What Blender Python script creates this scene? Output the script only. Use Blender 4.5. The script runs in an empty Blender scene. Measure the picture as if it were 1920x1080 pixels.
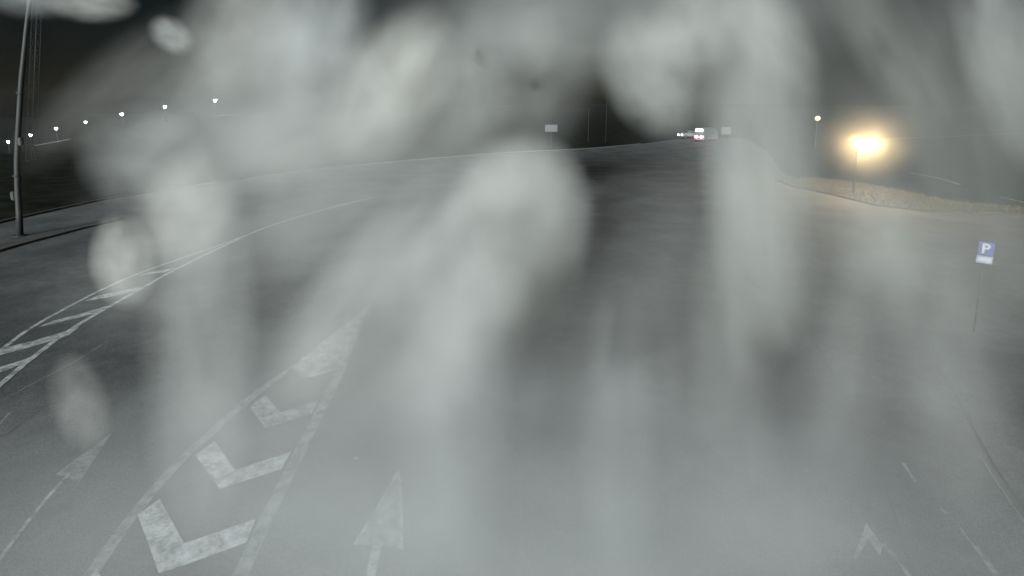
import bpy, bmesh, math, random
from mathutils import Vector, Matrix, noise as mnoise
random.seed(7)
S = bpy.context.scene
COL = S.collection

# ------------------------------------------------------------------ camera
H = 7.0; F = 960.0; TH = math.radians(9.0); HOR = 195.0
CY = HOR + F * math.tan(TH)
cd = bpy.data.cameras.new('camera'); cam = bpy.data.objects.new('camera', cd); COL.objects.link(cam)
cam.location = (0, 0, H); cam.rotation_euler = (math.radians(90) - TH, 0, 0)
cd.sensor_width = 36; cd.lens = 36 * F / 1920.0
cd.shift_y = -(540 - CY) / 1920.0
cd.clip_start = 0.05; cd.clip_end = 4000
S.camera = cam

# ------------------------------------------------------------------ world, sun, exposure
W = bpy.data.worlds.new('World'); S.world = W; W.use_nodes = True
wn = W.node_tree; bg = wn.nodes['Background']
SUN_EL = 14.0; SUN_AZ = 200.0          # compass-like: direction the light comes from, degrees clockwise from +Y
sky = wn.nodes.new('ShaderNodeTexSky'); sky.sky_type = 'NISHITA'; sky.sun_disc = False
sky.sun_elevation = math.radians(SUN_EL); sky.sun_rotation = math.radians(SUN_AZ)
wn.links.new(sky.outputs[0], bg.inputs['Color']); bg.inputs['Strength'].default_value = 0.0012
sd = bpy.data.lights.new('sun', 'SUN'); sun = bpy.data.objects.new('sun', sd); COL.objects.link(sun)
sd.energy = 4.8; sd.angle = math.radians(12); sd.color = (.94, 1.0, 0.99)
el = math.radians(SUN_EL); az = math.radians(SUN_AZ)
dsun = Vector((math.sin(az) * math.cos(el), math.cos(az) * math.cos(el), math.sin(el)))
sun.rotation_euler = dsun.to_track_quat('Z', 'Y').to_euler()
S.view_settings.view_transform = 'Standard'; S.view_settings.look = 'None'
S.view_settings.exposure = 0.95; S.view_settings.gamma = 1.0
S.view_settings.use_curve_mapping = False
S.render.engine = 'CYCLES'
S.cycles.volume_bounces = 1; S.cycles.max_bounces = 5; S.cycles.diffuse_bounces = 2
S.cycles.volume_step_rate = 2.0; S.cycles.volume_max_steps = 64
S.cycles.use_denoising = True; S.cycles.use_adaptive_sampling = True; S.cycles.adaptive_threshold = 0.04

# ------------------------------------------------------------------ projection helpers (survey of the place)
X_ = Vector((1, 0, 0)); FW = Vector((0, math.cos(TH), -math.sin(TH))); UP = Vector((0, math.sin(TH), math.cos(TH)))
def ray(px, py):
    return X_ * ((px - 960) / F) + UP * ((CY - py) / F) + FW
def G(px, py, z=0.0):
    d = ray(px, py); t = (z - H) / d.z
    return Vector((d.x * t, d.y * t, z))
def PD(px, py, Y):
    d = ray(px, py); t = Y / d.y
    return Vector((d.x * t, Y, H + d.z * t))

# ------------------------------------------------------------------ materials
def mat(name, color=(.5, .5, .5), rough=.7, metal=0., var=0.12, scale=8., emit=None, estr=0., bump=0.0, color2=None, spec=.35):
    m = bpy.data.materials.new(name); m.use_nodes = True; n = m.node_tree.nodes; l = m.node_tree.links
    b = n['Principled BSDF']; b.inputs['Roughness'].default_value = rough; b.inputs['Metallic'].default_value = metal; b.inputs['Specular IOR Level'].default_value = spec
    tc = n.new('ShaderNodeTexCoord'); nz = n.new('ShaderNodeTexNoise'); nz.inputs['Scale'].default_value = scale
    nz.inputs['Detail'].default_value = 5; l.new(tc.outputs['Object'], nz.inputs['Vector'])
    cr = n.new('ShaderNodeValToRGB'); l.new(nz.outputs['Fac'], cr.inputs['Fac'])
    c2 = color2 or tuple(min(1, c * (1 + var)) for c in color)
    cr.color_ramp.elements[0].position = .35; cr.color_ramp.elements[1].position = .65
    cr.color_ramp.elements[0].color = (*[c * (1 - var) for c in color], 1); cr.color_ramp.elements[1].color = (*c2, 1)
    l.new(cr.outputs['Color'], b.inputs['Base Color'])
    if emit:
        b.inputs['Emission Color'].default_value = (*emit, 1); b.inputs['Emission Strength'].default_value = estr
    if bump:
        bp = n.new('ShaderNodeBump'); bp.inputs['Strength'].default_value = bump; bp.inputs['Distance'].default_value = .02
        l.new(nz.outputs['Fac'], bp.inputs['Height']); l.new(bp.outputs['Normal'], b.inputs['Normal'])
    return m

def asphalt_nodes(m):
    """colour socket + height socket of the worn asphalt"""
    n = m.node_tree.nodes; l = m.node_tree.links
    geo = n.new('ShaderNodeNewGeometry')
    def noise(scale, detail, rough=.5):
        t = n.new('ShaderNodeTexNoise'); t.inputs['Scale'].default_value = scale; t.inputs['Detail'].default_value = detail
        t.inputs['Roughness'].default_value = rough; l.new(geo.outputs['Position'], t.inputs['Vector']); return t
    big = noise(.35, 4); mid = noise(2.2, 5, .6); fine = noise(38, 4, .8)
    vor = n.new('ShaderNodeTexVoronoi'); vor.inputs['Scale'].default_value = 60; l.new(geo.outputs['Position'], vor.inputs['Vector'])
    r = n.new('ShaderNodeValToRGB'); l.new(big.outputs['Fac'], r.inputs['Fac'])
    r.color_ramp.elements[0].position = .35; r.color_ramp.elements[0].color = (.050, .052, .054, 1)
    r.color_ramp.elements[1].position = .68; r.color_ramp.elements[1].color = (.088, .090, .092, 1)
    def mul(a, b_out, lo, hi):
        mr = n.new('ShaderNodeMapRange'); mr.inputs['From Min'].default_value = .3; mr.inputs['From Max'].default_value = .7
        mr.inputs['To Min'].default_value = lo; mr.inputs['To Max'].default_value = hi; l.new(b_out, mr.inputs['Value'])
        mx = n.new('ShaderNodeVectorMath'); mx.operation = 'SCALE'; l.new(a, mx.inputs[0]); l.new(mr.outputs[0], mx.inputs['Scale']); return mx.outputs[0]
    c = mul(r.outputs['Color'], mid.outputs['Fac'], .82, 1.18)
    c = mul(c, fine.outputs['Fac'], .55, 1.5)
    c = mul(c, vor.outputs['Color'], .7, 1.35)
    return c, fine.outputs['Fac'], geo, mid

def asphalt():
    m = bpy.data.materials.new('worn_asphalt'); m.use_nodes = True; n = m.node_tree.nodes; l = m.node_tree.links
    b = n['Principled BSDF']; b.inputs['Roughness'].default_value = .9; b.inputs['Specular IOR Level'].default_value = .12
    c, h, _, _ = asphalt_nodes(m); l.new(c, b.inputs['Base Color'])
    bp = n.new('ShaderNodeBump'); bp.inputs['Strength'].default_value = .5; bp.inputs['Distance'].default_value = .012
    l.new(h, bp.inputs['Height']); l.new(bp.outputs['Normal'], b.inputs['Normal'])
    return m

def paint(name, wear, tone=(.62, .64, .63)):
    """road paint rubbed through to the asphalt; wear 0..1"""
    m = bpy.data.materials.new(name); m.use_nodes = True; n = m.node_tree.nodes; l = m.node_tree.links
    b = n['Principled BSDF']; b.inputs['Roughness'].default_value = .8; b.inputs['Specular IOR Level'].default_value = .2
    c, h, geo, mid = asphalt_nodes(m)
    w = n.new('ShaderNodeTexNoise'); w.inputs['Scale'].default_value = 3.4; w.inputs['Detail'].default_value = 8; w.inputs['Roughness'].default_value = .75
    l.new(geo.outputs['Position'], w.inputs['Vector'])
    mr = n.new('ShaderNodeMapRange'); mr.inputs['From Min'].default_value = .4; mr.inputs['From Max'].default_value = .62
    mr.inputs['To Min'].default_value = max(0, 1 - wear * 1.6); mr.inputs['To Max'].default_value = min(1, 1.25 - wear)
    l.new(w.outputs['Fac'], mr.inputs['Value'])
    mx = n.new('ShaderNodeMix'); mx.data_type = 'RGBA'; l.new(mr.outputs[0], mx.inputs[0])
    l.new(c, mx.inputs[6]); mx.inputs[7].default_value = (*tone, 1)
    l.new(mx.outputs[2], b.inputs['Base Color'])
    return m

M = dict(
    asphalt=asphalt(),
    paint_clear=paint('road_paint', .55, (.62, .65, .66)), paint_worn=paint('worn_road_paint', .70, (.52, .54, .54)),
    paint_ghost=paint('faded_road_paint', .80, (.40, .42, .42)), paint_tan=paint('tan_road_paint', .85, (.30, .26, .20)),
    tar=mat('tar_seam', (.018, .018, .02), .6, scale=20),
    soil=mat('dark_soil', (.012, .013, .011), .95, spec=0, var=.35, scale=.6),
    verge=mat('dry_verge', (.028, .024, .014), .95, var=.4, scale=1.2, bump=.4),
    grass=mat('dry_grass', (.036, .030, .015), .9, var=.5, scale=9.),
    concrete=mat('kerb_concrete', (.055, .055, .053), .85, var=.25, scale=3.),
    path=mat('pale_path', (.04, .04, .039), .9, var=.3, scale=2.),
    steel=mat('galvanised_steel', (.022, .024, .024), .6, .2, scale=14),
    steel_dark=mat('dull_steel', (.018, .019, .019), .6, .2, scale=14),
    blue=mat('blue_sign_face', (.035, .04, .12), .45, var=.08),
    white=mat('white_sign_face', (.22, .23, .24), .45, var=.04),
    greyplate=mat('grey_sign_border', (.12, .125, .17), .5, var=.08),
    signback=mat('weathered_sign_face', (.05, .054, .054), .6),
    led=mat('led_lens', (.9, .9, .95), .3, emit=(.86, .93, 1.), estr=90),
    led_violet=mat('violet_led_lens', (.9, .88, .95), .3, emit=(.92, .82, 1.), estr=60),
    sodium=mat('sodium_lens', (.9, .8, .5), .3, emit=(1., .72, .36), estr=500),
    globe=mat('frosted_globe', (.8, .6, .4), .4, emit=(1., .50, .22), estr=.32),
    van=mat('grey_van_paint', (.08, .095, .095), .35, var=.05),
    glass=mat('dark_glass', (.02, .03, .035), .08, var=.05),
    lit=mat('lit_window', (.9, .9, .9), .3, emit=(1., .98, 1.), estr=3.0),
    lamp_white=mat('white_lamp_lens', (.9, .9, .9), .2, emit=(1., .95, .97), estr=22),
    tail=mat('red_lamp_lens', (.5, .02, .03), .2, emit=(1., .06, .12), estr=9),
    rubber=mat('rubber', (.02, .02, .02), .9), hub=mat('wheel_hub', (.3, .3, .31), .4, .6),
    trim=mat('black_trim', (.03, .03, .032), .6), cream=mat('pale_panel', (.15, .155, .15), .6),
)

# ------------------------------------------------------------------ mesh helpers
def link(name, me, m, parent=None, kind=None, label=None):
    o = bpy.data.objects.new(name, me); COL.objects.link(o)
    if m and not me.materials: me.materials.append(m)
    if parent: o.parent = parent
    if kind: o['kind'] = kind
    if label: o['label'] = label
    return o
def fin(bm, name):
    bmesh.ops.recalc_face_normals(bm, faces=bm.faces); me = bpy.data.meshes.new(name); bm.to_mesh(me); bm.free(); return me
def obj(name, bm, m, parent=None, **k): return link(name, fin(bm, name), m, parent, **k)
def thing(name, label, cat, loc=(0, 0, 0), rz=0, group=None):
    o = bpy.data.objects.new(name, None); COL.objects.link(o); o.location = loc; o.rotation_euler = (0, 0, rz)
    o.empty_display_size = .2; o['label'] = label; o['category'] = cat
    if group: o['group'] = group
    return o
def box(bm, x0, x1, y0, y1, z0, z1, bev=0.0):
    vs = [bm.verts.new(p) for p in [(x0, y0, z0), (x1, y0, z0), (x1, y1, z0), (x0, y1, z0), (x0, y0, z1), (x1, y0, z1), (x1, y1, z1), (x0, y1, z1)]]
    fs = [bm.faces.new([vs[i] for i in f]) for f in [(3, 2, 1, 0), (4, 5, 6, 7), (0, 1, 5, 4), (1, 2, 6, 5), (2, 3, 7, 6), (3, 0, 4, 7)]]
    if bev:
        ed = list({e for f in fs for e in f.edges}); bmesh.ops.bevel(bm, geom=ed, offset=bev, segments=2, affect='EDGES')
def tube(bm, pts, radii, n=10, cap=True):
    pts = [Vector(p) for p in pts]
    if not hasattr(radii, '__len__'): radii = [radii] * len(pts)
    rings = []
    for i, p in enumerate(pts):
        t = (pts[min(i + 1, len(pts) - 1)] - pts[max(i - 1, 0)]).normalized()
        a = t.orthogonal().normalized() if i == 0 else (a0 - t * a0.dot(t)).normalized()
        a0 = a; b = t.cross(a)
        rings.append([bm.verts.new(p + (a * math.cos(2 * math.pi * k / n) + b * math.sin(2 * math.pi * k / n)) * radii[i]) for k in range(n)])
    for r0, r1 in zip(rings, rings[1:]):
        for k in range(n):
            f = bm.faces.new((r0[k], r0[(k + 1) % n], r1[(k + 1) % n], r1[k])); f.smooth = True
    if cap: bm.faces.new(rings[0][::-1]); bm.faces.new(rings[-1])
def prism(bm, outline, y0, y1, frame=None):
    """outline in (x,z), extruded along y"""
    a = [bm.verts.new((x, y0, z)) for x, z in outline]; b = [bm.verts.new((x, y1, z)) for x, z in outline]
    n = len(a); bm.faces.new(a); bm.faces.new(b[::-1])
    for i in range(n): bm.faces.new((a[i], b[i], b[(i + 1) % n], a[(i + 1) % n]))
def smooth_poly(pts, sub=6):
    out = []
    for i in range(len(pts) - 1):
        p0 = pts[max(i - 1, 0)]; p1 = pts[i]; p2 = pts[i + 1]; p3 = pts[min(i + 2, len(pts) - 1)]
        for k in range(sub):
            t = k / sub
            out.append(.5 * ((2 * p1) + (p2 - p0) * t + (2 * p0 - 5 * p1 + 4 * p2 - p3) * t * t + (3 * p1 - p0 - 3 * p2 + p3) * t ** 3))
    out.append(pts[-1]); return out
def ribbon(bm, pts, widths, z, ragged=0.0):
    n = len(pts)
    if not hasattr(widths, '__len__'): widths = [widths] * n
    L = []; R = []
    for i, p in enumerate(pts):
        t = (pts[min(i + 1, n - 1)] - pts[max(i - 1, 0)]); t.z = 0; t.normalize(); s = Vector((-t.y, t.x, 0))
        w = widths[min(i, len(widths) - 1)] / 2
        L.append(bm.verts.new((*(p + s * (w + random.uniform(-1, 1) * ragged)).xy, z))); R.append(bm.verts.new((*(p - s * (w + random.uniform(-1, 1) * ragged)).xy, z)))
    for i in range(n - 1): bm.faces.new((R[i], R[i + 1], L[i + 1], L[i]))
def flat(name, pxs, m, z, parent, **k):
    bm = bmesh.new(); vs = [bm.verts.new((*G(x, y).xy, z)) for x, y in pxs]; bm.faces.new(vs)
    bmesh.ops.triangulate(bm, faces=bm.faces)
    return obj(name, bm, m, parent, **k)
def line(name, pxs, w, m, z, parent, sub=6, ragged=0.0, **k):
    bm = bmesh.new(); ribbon(bm, smooth_poly([G(x, y) for x, y in pxs], sub), w, z, ragged); return obj(name, bm, m, parent, **k)
def kerb(name, pts, w, h, m):
    bm = bmesh.new(); n = len(pts); A = []
    for i, p in enumerate(pts):
        t = (pts[min(i + 1, n - 1)] - pts[max(i - 1, 0)]); t.z = 0; t.normalize(); s = Vector((-t.y, t.x, 0)) * w / 2
        A.append([bm.verts.new(p - s + Vector((0, 0, -.04))), bm.verts.new(p - s + Vector((0, 0, h))), bm.verts.new(p + s + Vector((0, 0, h))), bm.verts.new(p + s + Vector((0, 0, -.04)))])
    for a, b in zip(A, A[1:]):
        for j in range(3): bm.faces.new((a[j], b[j], b[j + 1], a[j + 1]))
    bm.faces.new(A[0]); bm.faces.new(A[-1][::-1])
    return obj(name, bm, m, None, kind='structure')

# ------------------------------------------------------------------ terrain and roads
LAMPS = [(403, 187), (309, 199), (228, 213), (160, 228), (105, 240), (57, 252), (15, 265)]
LD = 250.0; LP = 7.5
lamp_pts = [PD(x, y, LD) for x, y in LAMPS]
def drop(x):
    tab = [(p.x, p.z - LP) for p in lamp_pts]        # x falls from left lamp to right lamp
    tab = [(0, 0), (tab[0][0] + 25, 0)] + tab + [(-900, -40)]
    for (xa, za), (xb, zb) in zip(tab, tab[1:]):
        if xb <= x <= xa: return za + (zb - za) * (xa - x) / (xa - xb)
    return 0 if x > 0 else -40
def gz(x, y):
    k = min(1, max(0, (y - 72) / (LD - 72)))
    return -.06 + drop(x * LD / min(y, LD)) * k if x < 0 and k > 0 else -.06
bm = bmesh.new()
xs = [-1800, -1200, -900, -600, -450, -350, -300] + [-280 + 7 * i for i in range(40)] + [20, 60, 120, 200, 350, 600, 1000, 1800]
ys = [-60, -20, 20, 60, 72, 80, 90, 100, 110, 120, 130, 140, 150, 160, 170, 180, 190, 200, 210, 220, 230, 240, 250, 300, 400, 600, 900, 1400, 2200, 3000]
xs = sorted(set(xs)); grid = [[bm.verts.new((x, y, gz(x, y))) for x in xs] for y in ys]
for j in range(len(ys) - 1):
    for i in range(len(xs) - 1): bm.faces.new((grid[j][i], grid[j][i + 1], grid[j + 1][i + 1], grid[j + 1][i]))
obj('ground', bm, M['soil'], kind='structure')

edge_px = [(-160, 458), (0, 418), (74, 401), (196, 375), (300, 358), (407, 342), (518, 327), (648, 312), (830, 296), (960, 286), (1100, 279), (1200, 270)]
edge = smooth_poly([G(x, y) for x, y in edge_px], 5)
# the asphalt: one sheet from the far kerb to the right and behind the camera
bm = bmesh.new()
vs = [bm.verts.new(p) for p in edge] + [bm.verts.new(G(x, y)) for x, y in [(1260, 262), (1330, 257), (1400, 261), (1440, 285), (1462, 320), (1500, 337), (1620, 350), (1700, 364), (1790, 383), (1930, 396), (2060, 424), (2300, 470)]] + [bm.verts.new(p) for p in [(45, 14, 0), (45, -12, 0), (-60, -12, 0)]]
bm.faces.new(vs); bmesh.ops.triangulate(bm, faces=bm.faces)
road = obj('road', bm, M['asphalt'], kind='structure')
kerb('far_kerb', edge, .16, .12, M['concrete'])
# side strip where the tall mast stands
path_out = [G(x, y) for x, y in [(-160, 520), (0, 472), (40, 460), (90, 447), (150, 431), (230, 412)]]
bm = bmesh.new()
inner = [G(x, y) for x, y in [(230, 408), (150, 424), (90, 436), (40, 446), (0, 458), (-160, 500)]]
a = [bm.verts.new((p.x, p.y, .10)) for p in path_out]; b = [bm.verts.new((p.x, p.y, .10)) for p in inner]
top = bm.faces.new(a + b)
r = bmesh.ops.extrude_face_region(bm, geom=[top])
for v in r['geom']:
    if isinstance(v, bmesh.types.BMVert): v.co.z = -.03
obj('footpath', bm, M['path'], kind='structure')

# right hand verge with the lit lamp
vp = [(1452, 338), (1530, 336), (1620, 346), (1700, 362), (1790, 381), (1930, 392), (2060, 420), (1900, 402), (1740, 398), (1640, 386), (1560, 366), (1490, 352)]
bm = bmesh.new(); vs = [bm.verts.new((*G(x, y).xy, .12)) for x, y in vp]; f = bm.faces.new(vs)
r = bmesh.ops.extrude_face_region(bm, geom=[f])
for v in r['geom']:
    if isinstance(v, bmesh.types.BMVert): v.co.z = -.03
obj('verge', bm, M['verge'], kind='structure')
# grass tufts on the verge
def inside(p, poly):
    c = False; n = len(poly)
    for i in range(n):
        a, b = poly[i], poly[i - 1]
        if (a[1] > p[1]) != (b[1] > p[1]) and p[0] < (b[0] - a[0]) * (p[1] - a[1]) / (b[1] - a[1]) + a[0]: c = not c
    return c
poly = [G(x, y).xy for x, y in vp]; bx0 = min(p[0] for p in poly); bx1 = max(p[0] for p in poly); by0 = min(p[1] for p in poly); by1 = max(p[1] for p in poly)
V = []; Fc = []
while len(Fc) < 9000:
    p = (random.uniform(bx0, bx1), random.uniform(by0, by1))
    if not inside(p, poly): continue
    for _ in range(3):
        a = random.uniform(0, 6.28); h = random.uniform(.06, .26); w = .018; ln = random.uniform(-.1, .1)
        q = (p[0] + random.uniform(-.06, .06), p[1] + random.uniform(-.06, .06)); i = len(V)
        V += [(q[0] - w * math.cos(a), q[1] - w * math.sin(a), .11), (q[0] + w * math.cos(a), q[1] + w * math.sin(a), .11), (q[0] + ln * math.sin(a), q[1] + ln * math.cos(a), .11 + h)]
        Fc.append((i, i + 1, i + 2))
me = bpy.data.meshes.new('grass'); me.from_pydata(V, [], Fc); link('grass', me, M['grass'], kind='stuff')

# ------------------------------------------------------------------ markings (thin sheets 4 mm apart)
Z1, Z2, Z3 = .004, .008, .012
line('edge_line', [(-60, 775), (0, 722), (70, 664), (150, 607), (265, 541), (330, 505), (420, 461), (500, 426), (600, 395), (700, 370)], .16, M['paint_clear'], Z2, road, ragged=.006)
line('edge_line', [(-60, 694), (0, 657), (60, 614), (135, 572), (200, 539), (265, 511), (330, 488), (400, 464), (470, 438)], .13, M['paint_clear'], Z2, road, ragged=.006)
for q in [[(-40, 668), (0, 654), (60, 640), (127, 620), (150, 612), (128, 629), (60, 650), (0, 666), (-40, 680)],
          [(-40, 700), (0, 688), (40, 676), (78, 662), (58, 677), (20, 691), (0, 698), (-40, 712)],
          [(70, 614), (98, 602), (150, 589), (216, 569), (194, 583), (150, 595)],
          [(158, 565), (184, 554), (230, 545), (276, 534), (250, 547), (205, 557)],
          [(258, 517), (284, 510), (334, 501), (312, 510)]]:
    flat('hatch_stripe', q, M['paint_clear'], Z1, road)
# central wedge
line('edge_line', [(120, 1150), (165, 1085), (210, 1020), (262, 950), (340, 862), (400, 808), (470, 746), (545, 690), (620, 632), (700, 566)], [.20] * 40 + [.16, .14, .12, .1, .09, .08, .07, .06], M['paint_ghost'], Z1, road, ragged=.008)
line('edge_line', [(418, 1150), (450, 1080), (492, 990), (548, 875), (600, 772), (640, 692), (668, 632), (700, 566)], [.24] * 30 + [.2, .16, .12, .1, .08, .07, .06, .05], M['paint_ghost'], Z1, road, ragged=.008)
flat('chevron_stripe', [(692, 574), (640, 691), (572, 711), (545, 688)], M['paint_worn'], Z2, road, label='solid wedge tip filled with worn white paint')
flat('chevron_stripe', [(468, 763), (498, 741), (526, 774), (597, 751), (585, 776), (497, 803)], M['paint_worn'], Z2, road)
flat('chevron_stripe', [(366, 853), (403, 828), (441, 882), (546, 847), (528, 880), (412, 918)], M['paint_clear'], Z2, road)
flat('chevron_stripe', [(258, 965), (300, 936), (345, 1019), (479, 974), (462, 1018), (352, 1058), (298, 1076)], M['paint_clear'], Z2, road)
flat('chevron_stripe', [(150, 1100), (182, 1066), (232, 1180), (180, 1210)], M['paint_clear'], Z2, road)
# arrows
flat('arrow_head', [(747, 882), (754, 960), (754, 1030), (712, 1022), (664, 1022), (706, 950)], M['paint_ghost'], Z1, road)
line('arrow_outline', [(747, 884), (712, 944), (664, 1022)], .04, M['paint_worn'], Z2, road)
line('arrow_outline', [(747, 884), (752, 940), (754, 1030)], .045, M['paint_worn'], Z2, road)
line('arrow_shaft', [(708, 1020), (700, 1055), (688, 1110)], .15, M['paint_worn'], Z2, road)
flat('paint_blob', [(698, 1018), (704, 1011), (713, 1011), (719, 1018), (717, 1027), (708, 1031), (699, 1027)], M['paint_clear'], Z3, road)
line('arrow_shaft', [(-40, 1095), (0, 1048), (55, 975), (105, 915), (132, 889)], .065, M['paint_worn'], Z2, road)
flat('arrow_head', [(207, 815), (178, 860), (146, 908), (126, 893), (104, 890), (140, 862)], M['paint_ghost'], Z1, road)
line('arrow_outline', [(207, 815), (165, 850), (115, 893)], .03, M['paint_ghost'], Z3, road)
line('arrow_outline', [(0, 795), (10, 783), (22, 770)], .05, M['paint_ghost'], Z1, road)
flat('arrow_head', [(1624, 980), (1655, 1024), (1650, 1042), (1628, 1010), (1606, 1050), (1600, 1046)], M['paint_ghost'], Z1, road)
line('lane_line', [(1655, 1020), (1690, 1060), (1715, 1100)], .07, M['paint_ghost'], Z2, road)
line('lane_line', [(1693, 868), (1716, 903)], .06, M['paint_ghost'], Z1, road)
line('lane_line', [(1764, 954), (1775, 963)], .08, M['paint_ghost'], Z1, road)
line('lane_line', [(1794, 980), (1812, 1006), (1826, 1024)], .04, M['paint_ghost'], Z1, road)
line('lane_line', [(1828, 1024), (1848, 1050), (1880, 1100)], .09, M['paint_ghost'], Z1, road)
line('old_line', [(20, 742), (48, 726), (80, 710), (112, 693), (150, 672), (200, 640)], .06, M['paint_tan'], Z1, road, ragged=.02)
line('path_line', [(1706, 323), (1760, 333), (1800, 345)], .18, M['paint_ghost'], -.054, None, kind='structure')
line('path_line', [(1876, 368), (1925, 379), (1990, 396)], .18, M['paint_ghost'], -.054, None, kind='structure')
line('path_line', [(1740, 399), (1820, 401), (1925, 398)], .05, M['paint_worn'], Z1 + .012, road)
# seams and cracks
line('asphalt_seam', [(1474, 560), (1500, 600), (1545, 672), (1592, 765), (1636, 862), (1668, 940), (1695, 1020), (1722, 1110)], .05, M['tar'], Z1, road, ragged=.006)
line('asphalt_seam', [(1748, 670), (1790, 740), (1850, 850), (1890, 912), (1935, 975)], .06, M['tar'], Z1, road, ragged=.008)
line('asphalt_seam', [(1835, 850), (1880, 920), (1925, 985)], .02, M['paint_ghost'], Z1, road, ragged=.005)
line('asphalt_crack', [(137, 720), (120, 741), (104, 755), (82, 763), (60, 782), (40, 794), (20, 810), (-20, 826)], .04, M['tar'], Z1, road, sub=10, ragged=.01)
line('asphalt_crack', [(1201, 672), (1198, 695), (1200, 722), (1196, 748), (1195, 770), (1192, 784)], .035, M['tar'], Z1, road, sub=8, ragged=.008)
def spot(px, py, r):
    r *= 1.5; bm = bmesh.new(); c = G(px, py); n = 9
    bm.faces.new([bm.verts.new((c.x + r * random.uniform(.6, 1.2) * math.cos(6.283 * k / n), c.y + r * random.uniform(.6, 1.2) * math.sin(6.283 * k / n), Z1)) for k in range(n)])
    obj('oil_spot', bm, M['tar'], road)
def bitumen(px, py, r):
    bm = bmesh.new(); c = G(px, py)
    bm.faces.new([bm.verts.new((c.x + r * random.uniform(.5, 1.6) * math.cos(6.283 * k / 7), c.y + r * random.uniform(.5, 1.3) * math.sin(6.283 * k / 7), Z3)) for k in range(7)])
    obj('bitumen_fleck', bm, M['tar'], road)
for x, y, r in [(1193, 786, .05), (1126, 829, .045), (1015, 862, .015), (1014, 965, .02), (1114, 919, .016), (1181, 963, .018), (1195, 955, .016), (1141, 979, .028), (1128, 988, .016), (1174, 1008, .02), (1164, 1036, .022), (1158, 1054, .016), (1182, 1052, .016), (1132, 1069, .02), (1158, 891, .016), (1171, 910, .014), (1220, 1026, .012),
                (30, 869, .03), (1087, 1015, .014), (668, 860, .0)]:
    if r: spot(x, y, r)
for k in range(9): bitumen(273 + random.uniform(0, 24), 948 + random.uniform(0, 16), random.uniform(.008, .016))
bm = bmesh.new(); c = G(668, 860); box(bm, c.x - .03, c.x + .03, c.y - .02, c.y + .02, 0, .02, .006)
o = obj('pebble', bm, M['white']); o['label'] = 'tiny white pebble lying on the open asphalt right of the chevrons'; o['category'] = 'pebble'

# ------------------------------------------------------------------ tall mast on the left
mt = thing('lighting_mast', 'tall pale bowed steel mast with a small box, standing on the footpath at far left', 'mast', G(38, 446))
base = G(38, 446); Y0 = base.y
prof = [(38, 446), (36, 400), (33, 350), (32, 300), (34, 250), (37, 200), (40, 150), (45, 100), (50, 50), (56, 0), (63, -60), (72, -140)]
pts = [PD(x, y, Y0) - base for x, y in prof]; pts[0].z = .1
bm = bmesh.new(); tube(bm, pts, [.15, .14, .13, .125, .12, .115, .11, .105, .10, .09, .085, .08], 14); obj('pole', bm, M['steel'], mt)
bm = bmesh.new(); tube(bm, [(0, 0, .10), (0, 0, .16)], .3, 14); obj('base_flange', bm, M['steel'], mt)
q = PD(26, 367, Y0) - base; bm = bmesh.new(); box(bm, q.x - .11, q.x + .12, -.12, .12, q.z - .22, q.z + .22, .04); obj('control_box', bm, M['steel'], mt)
q = PD(36, 265, Y0) - base; bm = bmesh.new(); box(bm, q.x - .02, q.x + .17, -.1, .1, q.z - .2, q.z + .2, .03); obj('junction_box', bm, M['steel'], mt)
q = PD(34, 300, Y0) - base
for zz in (PD(32, 330, Y0) - base, PD(39, 175, Y0) - base):
    bm = bmesh.new(); tube(bm, [zz + Vector((0, 0, -.04)), zz + Vector((0, 0, .04))], .18, 14); obj('clamp_band', bm, M['steel'], mt)

# lattice mast behind it
bs = G(58, 300); YL = bs.y
lt = thing('lattice_mast', 'thin dark lattice mast behind the tall pole, almost lost in the night', 'mast', bs)
hgt = (PD(72, -60, YL) - bs)
legs = []
for sx, sy in ((-.35, -.35), (.35, -.35), (.35, .35), (-.35, .35)):
    lean = hgt.x
    p0 = Vector((sx, sy, 0)); p1 = Vector((sx * .8 + lean, sy * .8, hgt.z)); legs.append((p0, p1))
    bm = bmesh.new(); tube(bm, [p0, p1], .022, 6); obj('leg', bm, M['steel_dark'], lt)
N = 12
for i in range(N):
    t0, t1 = i / N, (i + 1) / N; bm = bmesh.new()
    for k in range(4):
        a0 = legs[k][0].lerp(legs[k][1], t0); b1 = legs[(k + 1) % 4][0].lerp(legs[(k + 1) % 4][1], t1); b0 = legs[(k + 1) % 4][0].lerp(legs[(k + 1) % 4][1], t0)
        tube(bm, [a0, b1], .009, 5); tube(bm, [a0, b0], .009, 5)
    obj('brace', bm, M['steel_dark'], lt)

# ------------------------------------------------------------------ far row of white lamps
def far_lamp(base, rz, lensm, sizek, label):
    t = thing('street_lamp', label, 'street lamp', base, rz, 'white street lamps along the far road')
    bm = bmesh.new(); tube(bm, [(0, 0, -.3), (0, 0, 4), (0, 0, LP - .15)], [.16, .12, .08], 8); obj('pole', bm, M['steel'], t)
    bm = bmesh.new(); box(bm, -.62 * sizek, .62 * sizek, -.2, .2, LP, LP + .16, .05); obj('lamp_housing', bm, M['steel_dark'], t)
    bm = bmesh.new()
    r = .52 * sizek
    prism(bm, [(-r, LP), (-r * .75, LP - .12), (-.3 * sizek, LP - .30 * sizek), (-.12, LP - .62 * sizek), (.12, LP - .62 * sizek), (.3 * sizek, LP - .30 * sizek), (r * .75, LP - .12), (r, LP)], -.17, .17)
    obj('lamp_lens', bm, lensm, t)
    return t
labs = ['far white lamp farthest right in the row, largest of them', 'far white lamp second from the right end of the row',
        'far white lamp third from the right, just outside the pale smear', 'small dim violet white lamp in the middle of the far row',
        'far white lamp with its thin pole showing above a lit strip of ground', 'far violet tinted lamp just right of the tall pale mast',
        'far white lamp at the left frame edge, left of the tall mast']
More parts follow.
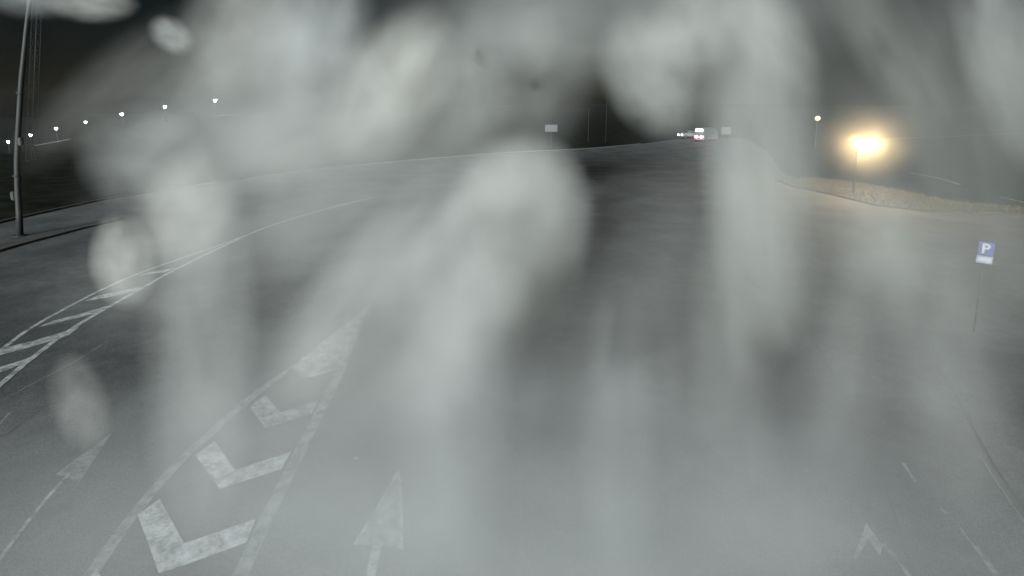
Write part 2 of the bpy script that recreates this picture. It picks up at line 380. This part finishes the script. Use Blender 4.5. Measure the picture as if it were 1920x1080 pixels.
for i, p in enumerate(lamp_pts):
    sk = [1.6, 1.5, 1.35, 1.0, 1.25, 1.2, 1.1][i]
    far_lamp((p.x, LD, p.z - LP), 0, M['led_violet'] if i in (3, 5) else M['led'], sk, labs[i])
def strip(name, x0, y0, x1, y1, Y, m, wd):
    a = PD(x0, y0, Y); b = PD(x1, y1, Y); bm = bmesh.new()
    prism(bm, [(a.x, a.z - wd), (b.x, b.z - wd), (b.x, b.z + wd), (a.x, a.z + wd)], Y, Y + 2.5); return obj(name, bm, m)
o = strip('pale_strip', 64, 273, 130, 261, LD - 6, M['signback'], .14); o['label'] = 'pale strip standing in for lit ground under the thin pole of a far lamp at left'; o['category'] = 'strip'  # paler slab in place of a strip of ground lit by the lamp
o = strip('pale_strip', 398, 217, 452, 214, LD - 6, M['signback'], .1); o['label'] = 'faint pale strip below the rightmost lamp of the far row'; o['category'] = 'strip'
# overhead light for the lit strip comes from the lamp above it
pl = bpy.data.lights.new('lamp_light', 'POINT'); pl.energy = 500; pl.color = (.9, .95, 1); pl.shadow_soft_size = .3
plo = bpy.data.objects.new('lamp_light', pl); COL.objects.link(plo); p = lamp_pts[4]; plo.location = (p.x, LD - 3, p.z - .9)

# ------------------------------------------------------------------ amber street lamp on the verge
lb = G(1599, 365); LY = lb.y; topz = PD(1608, 272, LY).z
sl = thing('amber_street_lamp', 'glaring amber street lamp on a thin pole on the grassy verge at right', 'street lamp', lb)
bm = bmesh.new(); tube(bm, [(0, 0, .08), (.0, 0, topz * .5), (.0, 0, topz)], [.07, .055, .045], 10); obj('pole', bm, M['steel'], sl)
bm = bmesh.new(); tube(bm, [(0, 0, topz - .05), (.12, 0, topz + .12), (.45, 0, topz + .25)], .035, 8); obj('arm', bm, M['steel'], sl)
bm = bmesh.new(); prism(bm, [(.18, topz + .22), (.3, topz + .42), (.95, topz + .56), (1.02, topz + .42), (.9, topz + .36), (.25, topz + .16)], -.17, .17); obj('lamp_housing', bm, M['steel'], sl)
bm = bmesh.new(); prism(bm, [(.04, topz + .12), (.42, topz - .12), (.82, topz + .02), (1.06, topz + .38), (.74, topz + .40), (.3, topz + .34)], -.21, .21); obj('lamp_lens', bm, M['sodium'], sl)
al = bpy.data.lights.new('amber_lamp_light', 'POINT'); al.energy = 95; al.color = (1., .66, .30); al.shadow_soft_size = .12
alo = bpy.data.objects.new('amber_lamp_light', al); COL.objects.link(alo); alo.location = lb + Vector((.5, -.45, topz - .0))

# small dim globe lamp farther away
gp = PD(1533, 222, 60); gl = thing('globe_lamp', 'small dim orange globe lamp left of the glaring amber street lamp', 'street lamp', (gp.x, 60, 0))
bm = bmesh.new(); tube(bm, [(0, 0, 0), (0, 0, gp.z - .3)], .05, 8); obj('pole', bm, M['steel_dark'], gl)
bm = bmesh.new(); bmesh.ops.create_uvsphere(bm, u_segments=16, v_segments=12, radius=.30, matrix=Matrix.Translation((0, 0, gp.z)))
for f in bm.faces: f.smooth = True
obj('globe', bm, M['globe'], gl)
bm = bmesh.new(); tube(bm, [(0, 0, gp.z - .36), (0, 0, gp.z - .26)], [.07, .13], 12); obj('collar', bm, M['steel_dark'], gl)

# overhead cable from the lamp to the right
a = lb + Vector((.95, 0, topz + .45)); b = PD(1990, 243, LY + 1.5)
bm = bmesh.new(); tube(bm, [a.lerp(b, k / 10) + Vector((0, 0, -.10 * (1 - (k / 5 - 1) ** 2))) for k in range(11)], .012, 5)
o = obj('overhead_cable', bm, M['signback']); o['label'] = 'thin pale overhead cable running right from the amber street lamp'; o['category'] = 'cable'

# ------------------------------------------------------------------ parking sign
SY = 15.0; sp = PD(1848, 475, SY); pole_b = Vector((sp.x, SY, 0))
ang = math.atan2(sp.x, SY)
ps = thing('parking_sign', 'blue sign with a white letter P above a smaller plate, on a thin post', 'sign', pole_b, -ang * 1.0)
bm = bmesh.new(); tube(bm, [(0, .03, 0), (0, .03, sp.z + .30)], .024, 8); obj('post', bm, M['steel_dark'], ps)
k = .0200; z0 = sp.z        # metres per photo pixel at the sign
bm = bmesh.new(); box(bm, -.185, .185, -.02, 0, z0 - .06, z0 + .36, .01); obj('sign_panel', bm, M['blue'], ps)
bm = bmesh.new(); box(bm, -.195, .185, -.02, 0, z0 - .315, z0 - .07, .01); obj('lower_plate', bm, M['greyplate'], ps)
# the letter P
def letter_P(bm, cx, cz, h, y0, y1):
    w = h * .60; s = h * .20; outer = []; inner = []
    x0 = cx - w / 2; zt = cz + h / 2; rb = h * .29; zc = zt - rb; xb = x0 + w - rb
    for i in range(13):
        t = math.pi / 2 - math.pi * i / 12; outer.append((xb + rb * math.cos(t), zc + rb * math.sin(t)))
        r2 = rb - s * .9; inner.append((xb + r2 * math.cos(t), zc + r2 * math.sin(t)))
    def quad(a, b, c, d):
        prism(bm, [a, b, c, d], y0, y1)
    quad((x0, cz - h / 2), (x0 + s, cz - h / 2), (x0 + s, zt), (x0, zt))
    quad((x0 + s, outer[0][1]), outer[0], inner[0], (x0 + s, inner[0][1])); quad((x0 + s, inner[-1][1]), inner[-1], outer[-1], (x0 + s, outer[-1][1]))
    for i in range(12): quad(outer[i], outer[i + 1], inner[i + 1], inner[i])
bm = bmesh.new(); letter_P(bm, .0, z0 + .15, .31, -.028, -.0205); obj('letter', bm, M['white'], ps)
bm = bmesh.new(); prism(bm, [(-.17, z0 - .25), (-.14, z0 - .125), (.15, z0 - .125), (.16, z0 - .25), (.06, z0 - .275), (.0, z0 - .245), (-.05, z0 - .262), (-.09, z0 - .235)], -.028, -.0205); obj('pictogram', bm, M['white'], ps)

# ------------------------------------------------------------------ the van with lit rear window
vb = G(1325, 266); VY = vb.y; mpp = VY / F     # metres per photo pixel there
van = thing('delivery_van', 'grey van with lit rear window and glowing red tail lamps, stopped in the distance', 'van', vb + Vector((.3, 1.2, 0)), math.radians(42))
def vx(v): return v
L2 = 2.7
side = [(-L2, .45), (-L2, 2.35), (-L2 + .1, 2.6), (1.15, 2.6), (1.55, 2.45), (2.25, 1.55), (2.65, 1.35), (2.72, .8), (2.7, .45)]
bm = bmesh.new(); prism(bm, side, -.98, .98); bmesh.ops.bevel(bm, geom=list(bm.edges), offset=.06, segments=2, affect='EDGES'); obj('body', bm, M['van'], van)
bm = bmesh.new(); prism(bm, [(1.62, 2.38), (2.22, 1.60), (2.28, 1.62), (1.68, 2.42)], -.8, .8); obj('windscreen', bm, M['glass'], van)
bm = bmesh.new(); prism(bm, [(.75, 1.6), (.75, 2.35), (1.35, 2.35), (1.95, 1.6)], -1.0, -.985); obj('side_window', bm, M['glass'], van)
bm = bmesh.new(); box(bm, -L2 - .03, -L2 - .002, -.70, .70, 1.95, 2.45, .01); obj('rear_window', bm, M['lit'], van, label='brightly lit white rear window')
for s in (-1, 1):
    bm = bmesh.new(); box(bm, -L2 - .05, -L2 - .002, s * .80 - .12, s * .80 + .12, .78, 1.2, .02); obj('tail_lamp', bm, M['tail'], van)
    bm = bmesh.new(); tube(bm, [(-L2 - .06, s * .45, .98), (-L2 - .002, s * .45, .98)], .15, 12); obj('reversing_lamp', bm, M['lamp_white'], van)
    bm = bmesh.new(); box(bm, 2.66, 2.74, s * .7 - .15, s * .7 + .15, .85, 1.05, .02); obj('headlight', bm, M['cream'], van)
bm = bmesh.new(); box(bm, -L2 - .12, -L2, -.95, .95, .42, .62, .03); obj('bumper', bm, M['cream'], van)
bm = bmesh.new(); box(bm, -L2 + .05, 2.55, -1.012, -.985, .50, .72, .01); obj('side_skirt', bm, M['cream'], van)
for xx in (-.2, .35):
    bm = bmesh.new(); box(bm, xx - .03, xx + .03, -1.01, -.985, .75, 2.5); obj('door_seam', bm, M['trim'], van)
for xx in (-1.75, 1.85):
    for s in (-1, 1):
        bm = bmesh.new(); tube(bm, [(xx, s * .98 - .11, .34), (xx, s * .98 + .11, .34)], .34, 18); w = obj('wheel', bm, M['rubber'], van)
        bm = bmesh.new(); tube(bm, [(xx, s * .98 - .12, .34), (xx, s * .98 + .12, .34)], .17, 12); obj('hub', bm, M['hub'], w)
tl = bpy.data.lights.new('tail_light', 'POINT'); tl.energy = 26; tl.color = (1, .12, .2); tl.shadow_soft_size = .2
tlo = bpy.data.objects.new('tail_light', tl); COL.objects.link(tlo)
c, s_ = math.cos(math.radians(42)), math.sin(math.radians(42)); q = Vector((-L2 - .5, 0, .9)); tlo.location = van.location + Vector((q.x * c - q.y * s_, q.x * s_ + q.y * c, q.z))
# a second car in front of the van's tail, headlights on
cb = G(1291, 258); car = thing('oncoming_car', 'low white car with headlights on, just left of the grey van', 'car', cb, math.radians(200))
bm = bmesh.new(); prism(bm, [(-2.1, .3), (-2.1, .8), (-1.7, .95), (-1.1, 1.4), (.3, 1.42), (1.0, .98), (2.0, .85), (2.15, .6), (2.15, .3)], -.85, .85); bmesh.ops.bevel(bm, geom=list(bm.edges), offset=.06, segments=2, affect='EDGES'); obj('body', bm, M['cream'], car)
for s in (-1, 1):
    bm = bmesh.new(); prism(bm, [(-1.45, .98), (-1.02, 1.32), (.25, 1.34), (.75, .98)], s * .858 - .004, s * .858 + .004); obj('side_window', bm, M['glass'], car)
    bm = bmesh.new(); box(bm, 2.13, 2.18, s * .6 - .14, s * .6 + .14, .55, .75, .02); obj('headlight', bm, M['lamp_white'], car)
    for xx in (-1.35, 1.35):
        bm = bmesh.new(); tube(bm, [(xx, s * .82 - .1, .31), (xx, s * .82 + .1, .31)], .31, 16); obj('wheel', bm, M['rubber'], car)
bm = bmesh.new(); prism(bm, [(.38, 1.36), (.98, .99), (1.03, 1.0), (.42, 1.40)], -.7, .7); obj('windscreen', bm, M['glass'], car)

# notice board right of the van, small sign left
def board(px0, py0, px1, py1, Y, name, label, ribs):
    a = PD(px0, py0, Y); b = PD(px1, py1, Y); cx = (a.x + b.x) / 2; w = (b.x - a.x) / 2
    t = thing(name, label, 'sign', (cx, Y, 0))
    bm = bmesh.new(); box(bm, -w, w, -.03, .03, b.z, a.z, .01); obj('sign_panel', bm, M['signback'], t)
    for s in ((-1, 1) if ribs else (0,)):
        bm = bmesh.new(); tube(bm, [(s * w * .7, .07, 0), (s * w * .7, .07, a.z - .05)], .035, 8); obj('post', bm, M['steel_dark'], t)
    if ribs:
        for k in (-.55, 0, .55):
            bm = bmesh.new(); box(bm, k * w - .05, k * w + .05, -.05, -.031, b.z + .35, a.z - .25); obj('printed_bar', bm, M['trim'], t)
    return t
board(1353, 238, 1370, 252, VY - 6, 'notice_board', 'pale notice board with dark bars standing just right of the grey van', True)
board(1022, 234, 1045, 247, 80, 'road_sign', 'small pale blank road sign near the dark gap in the smears', False)
# two thin far poles in the dark gap
for x0, y0, lab in ((1104, 205, 'thinner left pole of two in the dark gap behind the road'), (1138, 180, 'taller right pole of two in the dark gap behind the road')):
    t = PD(x0, y0, 95); bm = bmesh.new(); tube(bm, [(t.x, 95, 0), (t.x, 95, t.z)], [.05, .035], 7)
    o = obj('thin_pole', bm, M['steel_dark']); o['label'] = lab; o['category'] = 'pole'; o['group'] = 'thin poles in the dark gap'

# ------------------------------------------------------------------ air: even haze and mist added in place of smears on the camera dome
def vol_mat(name, color, dens, p=None, nscale=1.3, namp=.8, seed=0, aniso=0.0):
    m = bpy.data.materials.new(name); m.use_nodes = True; n = m.node_tree.nodes; l = m.node_tree.links
    n.remove(n['Principled BSDF']); v = n.new('ShaderNodeVolumePrincipled'); l.new(v.outputs[0], n['Material Output'].inputs['Volume'])
    v.inputs['Color'].default_value = (*color, 1); v.inputs['Anisotropy'].default_value = aniso; v.inputs['Density'].default_value = dens
    if p is None: return m
    tc = n.new('ShaderNodeTexCoord')
    dot = n.new('ShaderNodeVectorMath'); dot.operation = 'DOT_PRODUCT'; l.new(tc.outputs['Object'], dot.inputs[0]); l.new(tc.outputs['Object'], dot.inputs[1])
    def math_(op, a, b, clamp=False):
        k = n.new('ShaderNodeMath'); k.operation = op; k.use_clamp = clamp
        for i, q in enumerate((a, b)):
            if q is None: continue
            if isinstance(q, (int, float)): k.inputs[i].default_value = q
            else: l.new(q, k.inputs[i])
        return k.outputs[0]
    f = math_('SUBTRACT', 1.0, dot.outputs['Value'], True); f = math_('POWER', f, p)
    nz = n.new('ShaderNodeTexNoise'); nz.inputs['Scale'].default_value = nscale; nz.inputs['Detail'].default_value = 3.0
    ad = n.new('ShaderNodeVectorMath'); ad.operation = 'ADD'; l.new(tc.outputs['Object'], ad.inputs[0]); ad.inputs[1].default_value = (seed * 3.7, seed * 1.9, seed * 5.3)
    l.new(ad.outputs[0], nz.inputs['Vector'])
    g = n.new('ShaderNodeMapRange'); g.inputs['From Min'].default_value = .3; g.inputs['From Max'].default_value = .7
    g.inputs['To Min'].default_value = 1 - namp; g.inputs['To Max'].default_value = 1 + namp; l.new(nz.outputs['Fac'], g.inputs['Value'])
    f = math_('MULTIPLY', f, g.outputs[0]); f = math_('MULTIPLY', f, dens); l.new(f, v.inputs['Density'])
    return m
bm = bmesh.new(); box(bm, -520, 420, -25, 460, -44, 18); link('haze', fin(bm, 'haze'), vol_mat('thin_haze', (.9, .95, .93), .00004), kind='stuff')

bm = bmesh.new(); bmesh.ops.create_icosphere(bm, subdivisions=2, radius=1.06); puff = fin(bm, 'mist')
NP = [0]
def mist(px, py, rx, ry, rot, tau, D, p=1.0, col=(.93, .965, .945), namp=.6, nscale=2.0, rz=None):
    """a lens of added mist, for dome smears and the lamp halo: centre seen at (px,py), radii as seen there, optical depth tau through the middle"""
    i = NP[0]; NP[0] += 1
    d = ray(px, py).normalized(); t = D; c = Vector((0, 0, H)) + d * t
    sc = t * d.dot(FW) / F
    a, b = rx * sc, ry * sc; e = rz if rz else max(.6 * (a + b) / 2, min(a, b))
    o = bpy.data.objects.new('added_mist', puff.copy()); COL.objects.link(o)
    chord = {0.5: 1.57, 1.0: 1.333, 1.5: 1.178, 2.0: 1.067}.get(p, 1.333 / p ** .4)
    o.data.materials.append(vol_mat('mist_%d' % i, col, tau / (chord * e), p, nscale, namp, i))
    R = Matrix((X_, UP, -FW)).transposed().to_4x4()
    o.matrix_world = Matrix.Translation(c) @ R @ Matrix.Rotation(math.radians(-rot), 4, 'Z') @ Matrix.Diagonal((a, b, e, 1))
    o['kind'] = 'stuff'; o['group'] = 'mist added for dome smears and the lamp halo'
GREEN = (.94, .965, .945); WARM = (.97, .965, .925); COOL = (.925, .955, .965)
# px, py, rx, ry, rot, tau, D, p, colour
PATCH = [
 # broad veils
 (640, 300, 500, 260, -12, .40, 22, 1.6, GREEN),
 (740, 660, 430, 330, -30, .40, 12, 1.6, GREEN),
 (960, 1060, 1450, 480, 0, .52, 8.0, 1.5, COOL),
 (1580, 460, 480, 600, 0, .20, 13, 1.6, GREEN),
 (1150, 20, 560, 170, 0, .34, 26, 1.5, GREEN),
 (1190, 640, 240, 330, 0, .20, 11, 1.6, GREEN),
 (420, 190, 240, 150, -35, .30, 25, 1.7, GREEN),
 (1010, 150, 130, 160, 15, .18, 25, 1.8, GREEN),
 # left cluster
 (170, 5, 95, 42, 0, .5, 30, 1.5, WARM),
 (60, -10, 110, 50, 0, .25, 30, 1.5, COOL),
 (322, 66, 46, 36, 40, .45, 26, 1.2, GREEN),
 (450, 60, 110, 190, 25, .45, 26, 1.6, WARM),
 (215, 165, 270, 55, -42, .15, 30, 1.6, WARM),
 (585, 80, 120, 190, 22, .75, 25, 1.8, COOL),
 (735, 165, 110, 190, 32, 1.0, 24, 1.5, WARM),
 (560, 260, 240, 110, -20, .38, 23, 1.8, GREEN),
 (275, 295, 110, 110, -30, .30, 24, .8, GREEN),
 (350, 400, 95, 130, 12, .58, 20, 1.3, WARM),
 (232, 490, 54, 96, -8, .62, 17, .7, WARM),
 (385, 640, 82, 400, 0, .42, 10, .9, GREEN),
 (150, 755, 46, 105, -18, .24, 8.5, 1.0, WARM),
 (300, 540, 220, 130, 0, .12, 14, 1.5, GREEN),
 (560, 430, 180, 130, -30, .2, 17, 1.8, GREEN),
 # centre
 (972, 400, 160, 170, 10, .95, 19, 1.6, GREEN),
 (930, 505, 165, 280, 22, 1.0, 16, .95, GREEN),
 (850, 600, 170, 230, 15, .6, 13, 1.5, GREEN),
 (690, 540, 110, 330, 38, .5, 13, 1.6, GREEN),
 (845, 800, 130, 420, 3, .27, 9, 1.5, COOL),
 (880, 150, 120, 170, 10, .35, 25, 1.8, GREEN),
 (1000, 40, 150, 110, 0, .22, 25, 1.8, GREEN),
 # right of centre
 (1225, 140, 105, 150, -30, .62, 24, 1.4, GREEN),
 (1300, 50, 100, 110, 0, .5, 24, 1.6, GREEN),
 (1420, 300, 105, 420, -3, .66, 17, 1.2, GREEN),
 (1390, 640, 105, 420, 3, .36, 12, 1.4, GREEN),
 (1440, 60, 70, 170, -35, .3, 22, 1.6, GREEN),
 (1155, 830, 80, 360, 0, .13, 8.5, 1.0, COOL),
 (1480, 960, 240, 200, 0, .11, 7.5, 1.5, COOL),
 (640, 1010, 360, 160, 0, .16, 7.2, 1.5, COOL),
 # right edge: leaning streaks
 (1885, 100, 48, 260, -16, .75, 16, 1.1, GREEN),
 (1640, 440, 100, 170, -15, .32, 14, 1.7, GREEN),
 (1650, 60, 50, 260, -30, .26, 20, 1.4, WARM),
 (1790, 100, 34, 300, -24, .28, 17, 1.3, GREEN),
 (1730, 230, 40, 240, -14, .14, 17, 1.4, GREEN),
 (1865, 380, 50, 330, -12, .16, 14, 1.5, GREEN),
 (1770, 660, 90, 360, -6, .24, 10, 1.5, GREEN),
 (1580, 700, 60, 330, 14, .14, 10, 1.4, GREEN),
]
for q in PATCH: mist(*q)
# mist added round the amber lamp so its light makes a halo
c = alo.location; mist(1624, 264, 100, 90, 0, .13, (c - Vector((0, 0, H))).length, 1.5, (.98, .95, .9), namp=.3)
